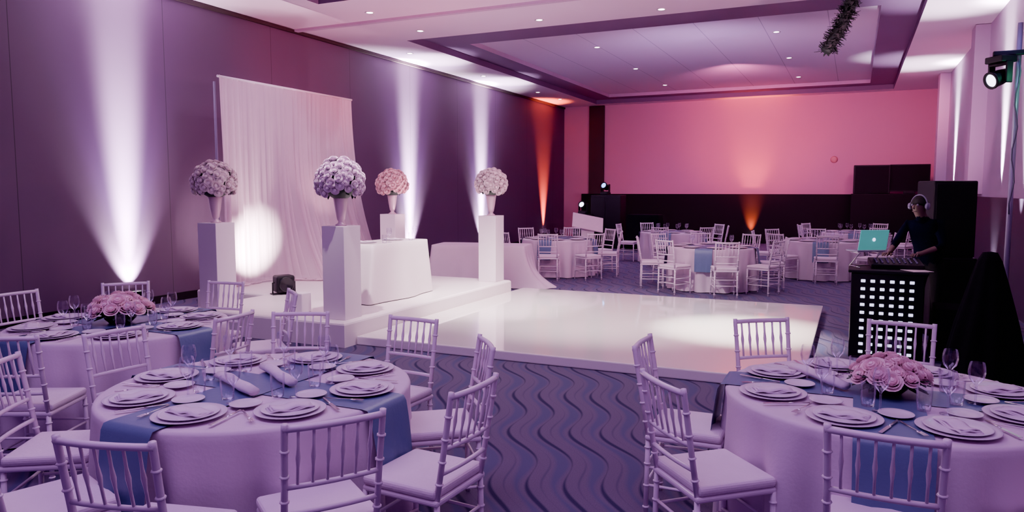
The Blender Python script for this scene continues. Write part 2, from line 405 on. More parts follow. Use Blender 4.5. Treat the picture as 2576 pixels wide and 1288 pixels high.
# ---------------------------------------------------------------- tableware
ZT=.7605
def thing1(mb,name,mat_,label,cat,group): return meta(mb.obj(name,mat_),label,cat,group)
chg=thing1(MB().lathe([(.0001,0),(.10,0),(.145,.004),(.16,.008),(.158,.010),(.142,.006),(.10,.003),(.0001,.003)],40),"charger_plate",M['charger'],"round pearl charger plate on a tablecloth","plate","charger plates")
pla=thing1(MB().lathe([(.0001,0),(.075,0),(.12,.007),(.130,.011),(.128,.013),(.115,.009),(.075,.003),(.0001,.003)],40),"dinner_plate",M['plate'],"white porcelain dinner plate on a charger","plate","dinner plates")
bre=thing1(MB().lathe([(.0001,0),(.045,0),(.068,.006),(.075,.009),(.073,.011),(.062,.007),(.045,.003),(.0001,.003)],32),"bread_plate",M['plate'],"small white side plate on a tablecloth","plate","side plates")
def napkin():
    m=MB(); nx,ny=10,5
    for layer in range(3):
        vs=[]
        for i in range(nx+1):
            for j in range(ny+1):
                x=-.10+.20*i/nx; y=-.045+.09*j/ny
                z=.005+layer*.005+.005*sin(i*.9+layer)+.003*cos(j*1.5+layer*2)
                k=1-layer*.08; vs.append((x*k,y*k,z))
        for v in list(vs): vs.append((v[0],v[1],v[2]-.005))
        n=(nx+1)*(ny+1); fs=[]
        for i in range(nx):
            for j in range(ny):
                a=i*(ny+1)+j; q=(a,a+1,a+ny+2,a+ny+1); fs.append(q); fs.append(tuple(t+n for t in q))
        edge=[i*(ny+1) for i in range(nx+1)]+[nx*(ny+1)+j for j in range(1,ny+1)]+[i*(ny+1)+ny for i in range(nx-1,-1,-1)]+[j for j in range(ny-1,0,-1)]
        for k in range(len(edge)):
            a,b=edge[k],edge[(k+1)%len(edge)]; fs.append((a,b,b+n,a+n))
        m.add(vs,fs)
    return m
nap=thing1(napkin(),"napkin",M['napkin'],"folded lilac-white cloth napkin lying on a plate","napkin","folded napkins")
m=MB(); m.tube([(0,-.10,.003),(0,-.02,.004),(0,.03,.005),(0,.045,.004)],[.006,.004,.003,.009],8,flat=.35,up=(0,0,1)); m.box((0,.052,.004),(.022,.018,.002),0,.0005)
for i in range(4): m.box((-.009+.006*i,.078,.005),(.003,.04,.002))
frk=thing1(m,"fork",M['steel'],"polished steel fork beside a plate","fork","forks")
m=MB(); m.tube([(0,-.10,.004),(0,-.02,.004),(0,.0,.004)],[.007,.006,.004],8,flat=.5,up=(0,0,1)); m.box((0,.06,.003),(.017,.12,.0022),0,.0008)
knf=thing1(m,"knife",M['steel'],"polished steel knife beside a plate","knife","knives")
wg=[(.0001,0),(.034,0),(.034,.002),(.006,.006),(.0045,.02),(.0045,.085),(.012,.095),(.030,.115),(.037,.145),(.035,.175),(.030,.195)]
wgl=thing1(MB().lathe(wg,24,close=True),"wine_glass",M['glass'],"clear stemmed wine glass on a tablecloth","glass","wine glasses")
wt=[(.0001,0),(.028,0),(.033,.05),(.034,.11)]
wtl=thing1(MB().lathe(wt,24,close=True),"water_glass",M['glass'],"clear straight water glass on a tablecloth","glass","water glasses")
P={k:[] for k in ('chg','pla','bre','nap','frk','knf','wgl','wtl')}
def setting(T,a,full=True):
    def at(r,da,z=ZT): 
        an=a+math.radians(da); return (T[0]+r*cos(an),T[1]+r*sin(an),z)
    rz=a+pi/2
    P['chg'].append((at(.565,0),rz)); P['pla'].append((at(.565,0,ZT+.0035),rz)); 
    P['wgl'].append((at(.37,13),rz))
    if full:
        P['nap'].append((at(.565,0,ZT+.008),rz+random.choice((0,pi/2))+random.uniform(-.2,.2)))
        P['wtl'].append((at(.30,2),rz)); P['bre'].append((at(.40,-22.5),rz))
        def off(lat): 
            return (T[0]+.56*cos(a)-lat*sin(a),T[1]+.56*sin(a)+lat*cos(a),ZT)
        P['frk'].append((off(-.185),a+pi/2+ (pi))); P['knf'].append((off(.185),a+pi/2+pi))
for T,o in ((TA,.2),(TB,.45),(TC,.1)):
    for i in range(8): setting(T,o+i*pi/4)
for T in FT:
    for i in range(8): setting(T,.3+i*pi/4,False)
place(chg,P['chg']);place(pla,P['pla']);place(bre,P['bre']);place(nap,P['nap']);place(frk,P['frk']);place(knf,P['knf']);place(wgl,P['wgl']);place(wtl,P['wtl'])
def roll():
    m=MB(); m.tube([(-.22,0,.022),(-.12,.006,.026),(0,0,.024),(.12,-.006,.027),(.22,0,.022)],[.03,.036,.03,.037,.03],12,flat=.65); return m
rl=meta(roll().obj("rolled_napkin",M['napkin']),"white cloth napkin loosely rolled on the blue runner","napkin","rolled napkins")
place(rl,[((-2.74,2.95,ZT),-.5),((-2.80,2.72,ZT),-.4),((-.14,4.12,ZT),-.9)])

# ---------------------------------------------------------------- flowers
def petal(m,base,span,r0,r1,h,curl,mi=0):
    nu,nv=6,4; vs=[]
    for i in range(nu+1):
        u=-1+2*i/nu
        for j in range(nv+1):
            v=j/nv*(1-.22*u*u*abs(u)); ang=base+u*span*(.5+.5*v)
            r=r0+(r1-r0)*v**.6+curl*max(0,v-.7)*1.6
            z=h*v-curl*max(0,v-.75)*1.5
            vs.append((r*cos(ang),r*sin(ang),z))
    fs=[(i*(nv+1)+j,(i+1)*(nv+1)+j,(i+1)*(nv+1)+j+1,i*(nv+1)+j+1) for i in range(nu) for j in range(nv)]
    m.add(vs,fs,mi)
def rose_mesh(R=.05,seed=1,name="rose",material=None,openn=1.0):
    rnd=random.Random(seed); m=MB()
    for n,r0,r1,h,cu in ((3,.06,.24,.98,0),(4,.14,.44,.94,.03),(5,.22,.66,.84,.10),(5,.30,.86,.70,.18),(6,.36,1.0*openn,.48,.22)):
        o=rnd.uniform(0,6)
        for k in range(n): petal(m,o+2*pi*k/n,pi/n*1.6,R*r0,R*r1,R*h,R*cu)
    m.ball((0,0,R*.45),R*.5,0,8)
    me=m.obj(name,material); return me
def leaf(m,p,d,L,W):
    d=Vector(d).normalized(); s=d.cross(Vector((0,0,1)))
    if s.length<.1: s=Vector((1,0,0))
    s.normalize(); n=s.cross(d); p=Vector(p); vs=[]
    for t,w in ((0,.1),(.3,.9),(.6,.8),(1,.02)):
        c=p+d*L*t
        vs+= [c-s*W*w,c+n*W*.25,c+s*W*w]
    fs=[]
    for i in range(3):
        for j in range(2): fs.append((i*3+j,i*3+j+1,i*3+j+4,i*3+j+3))
    m.add(vs,fs)
def rose_ball(root,center,R,n,rmesh,rr,seed,rname="rose",hemi=-.5):
    rnd=random.Random(seed); ga=pi*(3-5**.5)
    fo=MB(); fo.ball(center,R*.74,0,16)
    for i in range(80):
        z=rnd.uniform(hemi-.15,.6); a=rnd.uniform(0,2*pi); q=math.sqrt(max(0,1-z*z)); d=Vector((q*cos(a),q*sin(a),z))
        dd=d+Vector((rnd.uniform(-.8,.8),rnd.uniform(-.8,.8),rnd.uniform(-.8,.5)))
        leaf(fo,Vector(center)+d*R*.76,dd,R*.26,R*.07)
    fo.obj("foliage",M['leaf'],root)
    for i in range(n):
        z=1-(1-hemi)*(i+.5)/n; a=i*ga+rnd.uniform(-.08,.08); q=math.sqrt(max(0,1-z*z)); d=Vector((q*cos(a),q*sin(a),z))
        o=D.objects.new(rname,rmesh); col.objects.link(o); o.parent=root
        o.location=Vector(center)+d*(R-rr*.7+rnd.uniform(-.014,.014)); 
        o.rotation_euler=d.to_track_quat('Z','Y').to_euler(); s=rnd.uniform(.92,1.15); o.scale=(s,s,s)
rosem={}
for k,mt in (('w',M['rose']),('p',M['rosepink']),('l',M['roselil'])):
    o=rose_mesh(.049,4,"rose",mt); rosem[k]=o.data; D.objects.remove(o)
o=rose_mesh(.052,9,"peony",M['peony'],1.1); peony=o.data; D.objects.remove(o)
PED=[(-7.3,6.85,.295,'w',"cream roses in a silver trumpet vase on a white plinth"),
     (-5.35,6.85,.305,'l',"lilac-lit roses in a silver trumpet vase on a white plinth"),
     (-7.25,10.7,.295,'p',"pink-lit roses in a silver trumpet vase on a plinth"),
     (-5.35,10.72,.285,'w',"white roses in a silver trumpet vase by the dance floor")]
ped=meta(MB().box((0,0,.535),(.31,.31,1.07),0,.006).obj("plinth",M['pedestal']),"tall square white plinth standing on the stage","plinth","white flower plinths")
place(ped,[((x,y,ZS),0) for x,y,_,_,_ in PED])
for i,(x,y,R,k,lab) in enumerate(PED):
    r=empty("flower_arrangement",lab,"flowers","rose arrangements on plinths",(x,y,1.35),i*1.3)
    m=MB(); m.lathe([(.0001,0),(.062,0),(.066,.012),(.036,.03),(.030,.05),(.044,.07),(.064,.18),(.080,.30),(.088,.335),(.080,.335),(.05,.18),(.0001,.12)],28)
    m.obj("vase",M['vase'],r)
    rose_ball(r,(0,0,.50),R*.91,96,rosem[k],.049,10+i)
for (t,lab,sc) in ((TB,"low pink peony centrepiece in a dark bowl",.92),(TC,"low pink peony centrepiece on a round table",1.1)):
    r=empty("centerpiece",lab,"flowers","peony centrepieces",(t[0],t[1],.7605),.4); r.scale=(sc,sc,sc)
    MB().lathe([(.0001,0),(.07,0),(.10,.03),(.105,.07),(.10,.07),(.09,.03),(.0001,.012)],28).obj("bowl",M['blackgloss'],r)
    rnd=random.Random(3); fo=MB(); fo.ball((0,0,.09),.12,0,16,(1.2,1.2,.5))
    for i in range(55):
        a=rnd.uniform(0,2*pi); leaf(fo,(.12*cos(a),.12*sin(a),.08+rnd.uniform(-.02,.03)),(cos(a),sin(a),rnd.uniform(-.6,.3)),.09,.024)
    fo.obj("foliage",M['leaf'],r)
    for i in range(30):
        q=math.sqrt((i+.5)/30); a=i*pi*(3-5**.5); rad=.175*q
        o=D.objects.new("peony",peony); col.objects.link(o); o.parent=r
        o.location=(rad*cos(a),rad*sin(a),.10+.07*(1-q*q)-.02*q+rnd.uniform(-.012,.012)); d=Vector((cos(a)*q*1.3,sin(a)*q*1.3,1)).normalized()
        o.rotation_euler=d.to_track_quat('Z','Y').to_euler(); s=rnd.uniform(.8,1.08); o.scale=(s,s,s)

# ---------------------------------------------------------------- drape backdrop
dr=empty("backdrop_curtain","tall sheer white pleated curtain backdrop hung on a pipe frame","curtain",None,(0,0,0))
m=MB(); nu,nv,npool=460,44,7; vs=[]
def sm(x): x=max(0,min(1,x)); return x*x*(3-2*x)
for j in range(nv+1+npool):
    v=min(1,j/nv); e=max(0,j-nv)/npool
    for i in range(nu+1):
        u=i/nu; y=8.2+3.18*u; y+=(.28*sm((u-.6)/.4)-.30*sm((u-.3)/.3)*(1-sm((u-.7)/.3)))*v**1.5
        f=2*pi*27*u
        ww=sin(f+.9*sin(f*.31+2)+.5*sin(v*2+u*7))*(.6+.4*sin(u*13+1))+.6*sin(f*.37+.8+v)
        a=.042*(.3+.7*min(1,v*1.5))
        fl=.78*sm((u-.30)/.25)*(1-.45*sm((u-.75)/.25))
        xx=-8.60+a*ww+fl*v**3+(.12+.25*sm((u-.3)/.2))*e*(.7+.3*sin(u*19))
        z=3.46+(.298-3.46)*v+(.03*abs(sin(f*.5+e*7))*(1-e*.6) if e>0 else 0)
        z-=.03*abs(sin(pi*u*2))*(1-v)
        vs.append((xx,y+.010*cos(f*1.3),z))
m.add(vs,[(j*(nu+1)+i,j*(nu+1)+i+1,(j+1)*(nu+1)+i+1,(j+1)*(nu+1)+i) for j in range(nv+npool) for i in range(nu)])
m.obj("curtain_panel",M['sheer'],dr)
m=MB(); m.tube([(-8.60,8.19,3.44),(-8.60,11.40,3.44)],.018,10)
m.obj("curtain_rod",M['pedestal'],dr)
for y in (8.28,10.85):
    m=MB(); m.tube([(-8.76,y,ZS),(-8.76,y,3.38)],.02,10); m.box((-8.76,y,ZS+.006),(.22,.3,.012),0,.003); m.obj("stand",M['greyplas'],dr)

# ---------------------------------------------------------------- rect cloth tables
def rect_cloth(w,d,h,flare,amp,seed,folds=26,pool=None,z0=.01):
    rnd=random.Random(seed); ph=[rnd.uniform(0,6) for _ in range(3)]; N=240; m=MB(); rings=[]
    def pt(a,k=1,ex=0):
        c,s=cos(a),sin(a); p=22
        sc=((abs(c)/(w/2))**p+(abs(s)/(d/2))**p)**(-1/p)
        return Vector((c*sc*k,s*sc*k)),Vector((c*w,s*d)).normalized()
    A=[2*pi*j/N for j in range(N)]
    A=[math.atan2(sin(a)*d,cos(a)*w) for a in A]
    for k in (.0001,.5,.95,.99): rings.append([(*pt(a,k)[0],h) for a in A])
    rings.append([(*pt(a,1)[0],h-.006) for a in A])
    for i in range(1,10):
        f=i/9; z=h-.006-(h-.006-z0)*f; L=[]
        for j,a in enumerate(A):
            p,n=pt(a); t=2*pi*j/N; ww=(sin(folds*t+ph[0])+.5*sin(folds*.6*t+ph[1]))/1.5
            e=flare*f+amp*ww*f
            if pool: e+=pool(t)*f**3
            q=p+n*e; L.append((q.x,q.y,z))
        rings.append(L)
    vs=[p for L in rings for p in L]; fs=[]
    for i in range(len(rings)-1):
        for j in range(N): fs.append((i*N+j,i*N+(j+1)%N,(i+1)*N+(j+1)%N,(i+1)*N+j))
    m.add(vs,fs); return m
t=empty("sweetheart_table","rectangular head table under a smooth white tablecloth on the stage","table",None,(-5.90,8.50,ZS),0)
rect_cloth(.60,1.36,.77,.11,.010,2,12).obj("tablecloth",M['stage'],t)
t=empty("side_table","long table under a white cloth pooling onto the floor","table",None,(-6.25,12.15,0),math.radians(12))
rect_cloth(1.75,.78,.76,.10,.025,5,22,lambda t:.45*max(0,cos(t+.25))**4).obj("tablecloth",M['cloth'],t)
for y in (8.15,8.8):
    copyt(chg,(-5.97,y,1.0515)); copyt(pla,(-5.97,y,1.055)); copyt(nap,(-5.97,y,1.0595),.2); copyt(wgl,(-5.73,y+.22,1.0515)); copyt(wtl,(-5.71,y+.08,1.0515))
meta(MB().box((0,0,.12),(.17,.17,.24),0,.01).obj("box",M['pedestal'],None,(-6.05,6.95,ZS)),"small pale box on the stage by a plinth","box")

# ---------------------------------------------------------------- uplights
def make_uplight(lens,lab):
    u=empty("uplight",lab,"light","floor uplights")
    m=MB(); m.lathe([(.075,.06),(.10,.09),(.105,.24),(.115,.25),(.115,.27),(.10,.27),(.095,.25),(.0001,.245)],24); m.obj("lamp_body",M['black'],u)
    m=MB(); m.lathe([(.0001,.252),(.094,.252)],24); m.obj("lens",lens,u)
    m=MB(); m.tube([(-.13,0,.01),(-.13,0,.16)],.009,6); m.tube([(.13,0,.01),(.13,0,.16)],.009,6); m.box((0,0,.006),(.28,.12,.012),0,.003); m.tube([(-.135,0,.16),(-.1,0,.16)],.012,6); m.tube([(.1,0,.16),(.135,0,.16)],.012,6)
    m.obj("yoke",M['black'],u); return u
UL=make_uplight(M['warmlens'],"black can uplight on the floor by the wall")
place(UL,[((-9.64,7.5,0),pi/2),((-9.64,15.2,0),pi/2),((-9.64,19.0,0),pi/2),((-9.64,23.7,0),pi/2,"black can uplight casting orange light"),((-3.1,25.5,0),0,"black can uplight casting orange light"),((1.95,14.2,0),pi/2),((1.95,20.6,0),pi/2)])
s=empty("stage_spotlight","squat black spotlight on the white stage facing the curtain","light",None,(-7.36,8.10,ZS),1.05)
MB().box((0,0,.15),(.26,.22,.24),0,.03,segs=3).obj("lamp_body",M['black'],s)
m=MB(); m.lathe([(.10,0),(.11,.03),(.095,.03),(.0001,.01)],24,0,(0,.11,.15),Matrix.Rotation(-pi/2,3,'X')); m.obj("lens_hood",M['blackgloss'],s)
m=MB(); m.lathe([(.10,0),(.11,.03),(.095,.03),(.0001,.01)],24,0,(0,-.11,.15),Matrix.Rotation(pi/2,3,'X')); m.obj("back_cap",M['blackgloss'],s)
m=MB(); m.tube([(-.16,0,.015),(-.16,0,.17),(-.13,0,.17)],.010,6); m.tube([(.16,0,.015),(.16,0,.17),(.13,0,.17)],.010,6); m.box((0,0,.008),(.36,.14,.016),0,.004); m.obj("yoke",M['black'],s)

# ---------------------------------------------------------------- downlights
dl=empty("ceiling_light","small round recessed ceiling downlight","light","recessed ceiling downlights")
MB().lathe([(.055,-.004),(.085,-.008),(.085,0),(.055,0),(.055,-.004)],24,close=True).obj("trim_ring",M['ringw'],dl)
MB().lathe([(.0001,-.003),(.055,-.003),(.055,-.001),(.0001,-.001)],24).obj("lens",M['down'],dl)
DLo=[(-7.67,10.72),(-7.66,12.33),(-5.24,12.45),(-3.07,12.6),(-9.1,14.2),(-9.1,17.8),(-9.05,21.4),(-9.05,23.3),(-.8,12.6)]
DLi=[(-5.5,16.5),(-5.5,19.8),(-5.5,23.2),(-1.6,16.5),(-1.6,19.8),(-1.6,23.2)]
place(dl,[((x,y,ZC-.001),0) for x,y in DLo]+[((x,y,ZC+.239),0) for x,y in DLi])

# ---------------------------------------------------------------- stage lighting heads
def moving_head(lens,sc=1):
    r=empty("moving_head_light","black moving-head stage light with a lit lens","stage light","moving-head lights"); r.scale=(sc,sc,sc)
    MB().box((0,0,.04),(.26,.22,.08),0,.012).obj("base",M['black'],r)
    m=MB(); m.box((-.13,0,.20),(.03,.09,.26),0,.01); m.box((.13,0,.20),(.03,.09,.26),0,.01); m.box((0,0,.095),(.28,.10,.03),0,.008); m.obj("yoke",M['black'],r)
    R=Matrix.Rotation(math.radians(70),3,'X')
    m=MB(); m.lathe([(.05,-.12),(.08,-.10),(.095,0),(.10,.10),(.108,.12),(.108,.14),(.08,.14),(.078,.12)],20,0,(0,0,.25),R,close=True); m.lathe([(.0001,-.12),(.05,-.12)],20,0,(0,0,.25),R); m.obj("lamp_head",M['black'],r)
    m=MB(); m.lathe([(.0001,.128),(.03,.134),(.055,.130),(.078,.122)],20,0,(0,0,.25),R); m.obj("lens",lens,r)
    return r
mh=moving_head(M['bluebeam']); mh.location=(-6.95,21.8,1.62); mh.rotation_euler=(0,0,-.2); mh["label"]="black moving-head light glowing blue on a black cabinet"
mh2=moving_head(M['whitelens']); mh2.location=(-7.35,20.9,1.05); mh2.rotation_euler=(0,0,-.1)
c=empty("equipment_cabinet","tall black equipment cabinet against the dark dado","cabinet",None,(-6.85,21.8,0))
MB().box((0,0,.81),(.95,.6,1.62),0,.02).obj("body",M['black'],c)
m=MB(); m.box((-.24,-.31,.8),(.44,.02,1.5),0,.006); m.obj("door",M['black'],c); m=MB(); m.box((.24,-.31,.8),(.44,.02,1.5),0,.006); m.obj("door",M['black'],c)
c=empty("flight_case","black flight case with rounded corners","case",None,(-7.35,20.9,0))
m=MB(); m.box((0,0,.525),(.5,.45,1.05),0,.02); m.obj("body",M['black'],c)
m=MB(); m.box((0,-.23,.75),(.5,.01,.03),0,.003); m.box((0,-.23,.3),(.5,.01,.03),0,.003); m.obj("edge_trim",M['greyplas'],c)
t=empty("bar_table","table covered by a black cloth","table",None,(-5.6,21.4,0)); rect_cloth(.95,.6,1.05,.04,.015,9).obj("tablecloth",M['blackcloth'],t)
l=empty("lectern","white lectern with a slanted reading top","lectern",None,(-5.55,16.1,0),.3)
MB().box((0,0,.45),(.30,.26,.90),0,.02).obj("column",M['pedestal'],l)
MB().box((0,0,1.02),(.72,.50,.03),0,.01,Matrix.Rotation(math.radians(38),3,'X')@Matrix.Rotation(.25,3,'Y')).obj("top",M['paper'],l)
MB().box((0,0,.02),(.46,.40,.04),0,.01).obj("base",M['pedestal'],l)

# ---------------------------------------------------------------- loudspeakers, television
def speaker(w,d,h,lab,name="loudspeaker"):
    s=empty(name,lab,"speaker"); MB().box((0,0,h/2),(w,d,h),0,.02).obj("cabinet",M['black'],s)
    MB().box((0,-d/2-.006,h/2),(w*.9,.014,h*.92),0,.005).obj("grille",M['grille'],s); return s
s=speaker(.52,.55,.95,"black subwoofer loudspeaker standing on the floor","subwoofer"); s.location=(1.02,10.4,0); s.rotation_euler=(0,0,.35)
s=speaker(.50,.45,.92,"black loudspeaker stacked on a subwoofer"); s.location=(1.02,10.4,.95); s.rotation_euler=(0,0,.35)
s=speaker(1.0,.4,.86,"wide black loudspeaker on the dado ledge"); s.location=(.45,24.9,1.66)
c=empty("speaker_cabinet_base","black cabinet carrying a loudspeaker and screen","cabinet",None,(.95,24.95,0)); MB().box((0,0,.83),(2.1,.6,1.66),0,.02).obj("body",M['dado'],c)
tv=empty("television","black flat television screen standing on a cabinet","television",None,(1.46,24.78,1.66))
MB().box((0,0,.47),(1.06,.05,.80),0,.01).obj("bezel",M['black'],tv); MB().box((0,-.027,.47),(1.0,.004,.74)).obj("screen",M['grille'],tv); MB().box((0,0,.04),(.3,.2,.08),0,.01).obj("stand",M['black'],tv)
m=MB(); R=Matrix.Rotation(pi/2,3,'X'); m.lathe([(.0001,.05),(.06,.05),(.10,.03),(.11,0)],24,0,(0,0,0),R)
M['alarm']=mat("alarm_red_plastic",(.62,.22,.28),.5)
meta(m.obj("fire_alarm",M['alarm'],None,(-.63,25.699,2.74)),"small round fire alarm on the pale wall","alarm")

# ---------------------------------------------------------------- DJ booth
bo=empty("dj_booth","black booth with a grid of white lights on its front","booth",None,(.34,8.75,0))
MB().box((0,0,.45),(.68,.62,.90),0,.012).obj("body",M['blackgloss'],bo)
m=MB(); m.box((0,0,.915),(.74,.68,.03),0,.008); m.obj("worktop",M['black'],bo)
lo=MB().box((0,0,0),(.042,.012,.030),0,.005,segs=3).obj("led_light",M['led'],bo); first=True
for i in range(6):
    for j in range(10):
        p=(-.225+.09*i,-.317,.07+.083*j)
        if first: lo.location=p; first=False
        else:
            o=lo.copy(); col.objects.link(o); o.parent=bo; o.location=p
mx=empty("mixing_console","dark mixing console with rows of knobs on the booth","mixer",None,(.42,8.78,.93),.1)
R=Matrix.Rotation(math.radians(8),3,'X'); MB().box((0,0,.045),(.5,.34,.06),0,.01,R).obj("body",M['black'],mx)
m=MB()
for i in range(8):
    for j in range(4): m.lathe([(.010,0),(.009,.016),(.0001,.016)],8,0,(-.19+.054*i,-.11+.06*j,.062+.0085*j))
o=m.obj("knob",M['greyplas'],mx); o["kind"]="stuff"
lp=empty("laptop","open laptop with teal-lit lid on a raised stand","laptop",None,(.13,8.78,1.10),.55)
MB().box((0,0,.01),(.32,.22,.016),0,.006).obj("keyboard_base",M['greyplas'],lp)
MB().box((0,-.135,.13),(.32,.010,.22),0,.004,Matrix.Rotation(math.radians(12),3,'X')).obj("lid",M['teal'],lp)
m=MB(); m.ball((0,-.145,.135),.018,0,12,(1,.25,1.1)); m.ball((.006,-.143,.162),.006,0,8,(1,.3,1)); m.obj("emblem",M['led'],lp)
ls=empty("laptop_stand","thin metal laptop stand on the booth","stand",None,(.13,8.78,.93),.55)
m=MB(); 
for sx in (-.12,.12):
    m.tube([(sx,-.1,.005),(sx,.1,.005)],.006,6); m.tube([(sx,.1,.005),(sx,-.08,.155)],.006,6); m.tube([(sx,-.1,.16),(sx,.1,.16)],.006,6)
m.tube([(-.12,.1,.005),(.12,.1,.005)],.006,6); m.obj("stand_frame",M['steel'],ls)
sheet=meta(MB().box((0,0,.002),(.21,.28,.003),0,.001).obj("paper_sheet",M['paper']),"loose sheet of paper lying on the booth","paper")
sheet.location=(.60,8.58,.93); sheet.rotation_euler=(0,0,.5)
ct=empty("equipment_table","low table under a black cloth beside the booth","table",None,(1.06,8.88,0))
rect_cloth(.50,.52,.54,.03,.012,12).obj("tablecloth",M['blackcloth'],ct)
m=MB(); N=80; rings=[]
for i,(z,r) in enumerate(((1.19,.001),(1.18,.06),(1.10,.10),(.95,.14),(.75,.19),(.5,.25),(.25,.30),(.01,.34))):
    rings.append([((r+.03*(1-z/1.2)*sin(9*2*pi*j/N+i*.3))*cos(2*pi*j/N),(r+.03*(1-z/1.2)*sin(9*2*pi*j/N+i*.3))*sin(2*pi*j/N),z) for j in range(N)])
vs=[p for L in rings for p in L]; fs=[(i*N+j,i*N+(j+1)%N,(i+1)*N+(j+1)%N,(i+1)*N+j) for i in range(len(rings)-1) for j in range(N)]
m.add(vs,fs); meta(m.obj("covered_stand",M['blackcloth'],None,(1.16,8.02,0)),"equipment stand hidden under a draped black cloth","stand")

ls=empty("light_stand","tall pale tripod light stand with a crossbar","stand",None,(1.44,8.95,0))
MB().tube([(0,0,.12),(0,0,3.42)],[.028,.024],10).obj("pole",M['pole'],ls)
for k in range(3):
    a=k*2*pi/3+.5; MB().tube([(0,0,.75),(.14*cos(a),.14*sin(a),.02),(.16*cos(a),.16*sin(a),.012)],.012,8).obj("leg",M['black'],ls)
MB().box((.05,-.06,3.12),(.56,.05,.05),0,.01).obj("crossbar",M['black'],ls)
def hang(x,y,z,rz,lens):
    o=moving_head(lens,.82); o.location=(x,y,z); o.rotation_euler=(math.pi,0,rz); o["label"]="black moving-head light hanging from a light stand"; return o
hang(1.28,8.88,3.09,pi-.95,M['whitelens']); hang(1.63,8.88,3.09,pi-.1,M['greenbeam'])
o=moving_head(M['violetbeam'],.82); o.location=(1.62,8.88,3.15); o.rotation_euler=(0,0,-.3); o["label"]="black moving-head light standing on a crossbar with violet lens"
m=MB(); m.tube([(.018*sin(i*1.3),-.035,3.05-i*.11) for i in range(15)],.007,8)
m.obj("cable",M['cable'],ls)

g=empty("hanging_garland","dark leafy garland tube hanging from the ceiling on wires","garland",None,(-.25,11.0,3.97))
d=Vector((.907,.421,0)); top=d*.16+Vector((0,0,.40)); bot=-d*.19+Vector((0,0,-.36))
rnd=random.Random(5)
m=MB(); m.tube([bot.lerp(top,i/10)+d*.04*sin(i/10*pi) for i in range(11)],[.05+.03*rnd.random() for _ in range(11)],10)
for i in range(520):
    f=rnd.random(); a=rnd.uniform(0,2*pi); ax=(top-bot).normalized(); s=ax.cross(Vector((0,1,0))).normalized(); n=ax.cross(s)
    c=bot.lerp(top,f)+d*.04*sin(f*pi); dd=s*cos(a)+n*sin(a); leaf(m,c+dd*.05,dd+ax*rnd.uniform(-.9,.7),rnd.uniform(.05,.12),.018)
m.obj("foliage",M['garl'],g)
MB().tube([top,top+Vector((-.05,0,.44))],.004,6).obj("wire",M['black'],g)

# ---------------------------------------------------------------- person (DJ)
per=empty("person","person in dark clothing with headphones leaning over the mixer","person",None,(.80,9.56,0),math.radians(150))
V=[((0,0,.93),(.15,.115)),((0,.05,1.10),(.135,.10)),((0,.13,1.29),(.165,.115)),((0,.19,1.41),(.09,.075)),((0,.235,1.47),(.052,.055)),((0,.28,1.525),(.062,.072)),((0,.305,1.59),(.074,.092)),((0,.30,1.655),(.055,.065)),
 ((.17,.17,1.38),(.058,.058)),((.27,.24,1.15),(.043,.043)),((.21,.47,1.06),(.028,.026)),((.20,.53,1.05),(.036,.017)),
 ((-.17,.17,1.38),(.058,.058)),((-.26,.26,1.15),(.043,.043)),((-.14,.48,1.07),(.028,.026)),((-.12,.54,1.06),(.036,.017)),
 ((.095,0,.86),(.092,.095)),((.11,.02,.50),(.06,.06)),((.12,-.02,.10),(.042,.042)),((.13,.13,.045),(.042,.032)),
 ((-.095,0,.86),(.092,.095)),((-.11,.02,.50),(.06,.06)),((-.12,-.02,.10),(.042,.042)),((-.13,.13,.045),(.042,.032))]
E=[(0,1),(1,2),(2,3),(3,4),(4,5),(5,6),(6,7),(2,8),(8,9),(9,10),(10,11),(2,12),(12,13),(13,14),(14,15),(0,16),(16,17),(17,18),(18,19),(0,20),(20,21),(21,22),(22,23)]
me=D.meshes.new("sk"); me.from_pydata([v[0] for v in V],E,[]); so=D.objects.new("sk",me); col.objects.link(so)
sk=so.modifiers.new("s","SKIN"); ss=so.modifiers.new("u","SUBSURF"); ss.levels=2; ss.render_levels=2
for i,v in enumerate(V): me.skin_vertices[0].data[i].radius=v[1]; me.skin_vertices[0].data[i].use_root=(i==0)
C.view_layer.update(); dg=C.evaluated_depsgraph_get(); ev=so.evaluated_get(dg); em=ev.to_mesh()
m=MB(); m.add([v.co.copy() for v in em.vertices],[tuple(p.vertices) for p in em.polygons]); ev.to_mesh_clear(); D.objects.remove(so)
for i,f in enumerate(m.f):
    c=Vector((0,0,0))
    for k in f: c+=Vector(m.v[k])
    c/=len(f)
    if c.z>1.46 or (c.y>.36 and c.z<1.2 and c.z>.9): m.m[i]=0
    elif c.z>.93: m.m[i]=1
    else: m.m[i]=2
for px,zz,sx in ((.20,1.05,1),(-.12,1.06,-1)):
    for k,(dx,L) in enumerate(((-.024,.060),(-.008,.072),(.008,.068),(.022,.052))):
        x=px+dx; m.tube([(x,.545,zz),(x+dx*.2,.545+L*.5,zz+.008),(x+dx*.3,.545+L*.85,zz-.006),(x+dx*.3,.545+L,zz-.022)],[.009,.0085,.008,.006],8)
    m.tube([(px-sx*.026,.515,zz),(px-sx*.048,.54,zz-.006),(px-sx*.052,.57,zz-.014)],[.011,.010,.008],8)
hx,hy,hz=0,.225,-.07
m.tube([(0,.165+hy,1.665+hz),(0,.185+hy,1.645+hz),(0,.190+hy,1.632+hz),(0,.170+hy,1.622+hz)],[.007,.010,.013,.008],8)
for sx in (-1,1):
    m.ball((sx*.03,.160+hy,1.665+hz),.011,3,10); m.ball((sx*.076,.075+hy,1.65+hz),.018,0,10,(.4,.8,1.4))
m.tube([(-.024,.158+hy,1.595+hz),(0,.168+hy,1.594+hz),(.024,.158+hy,1.595+hz)],.006,6,4)
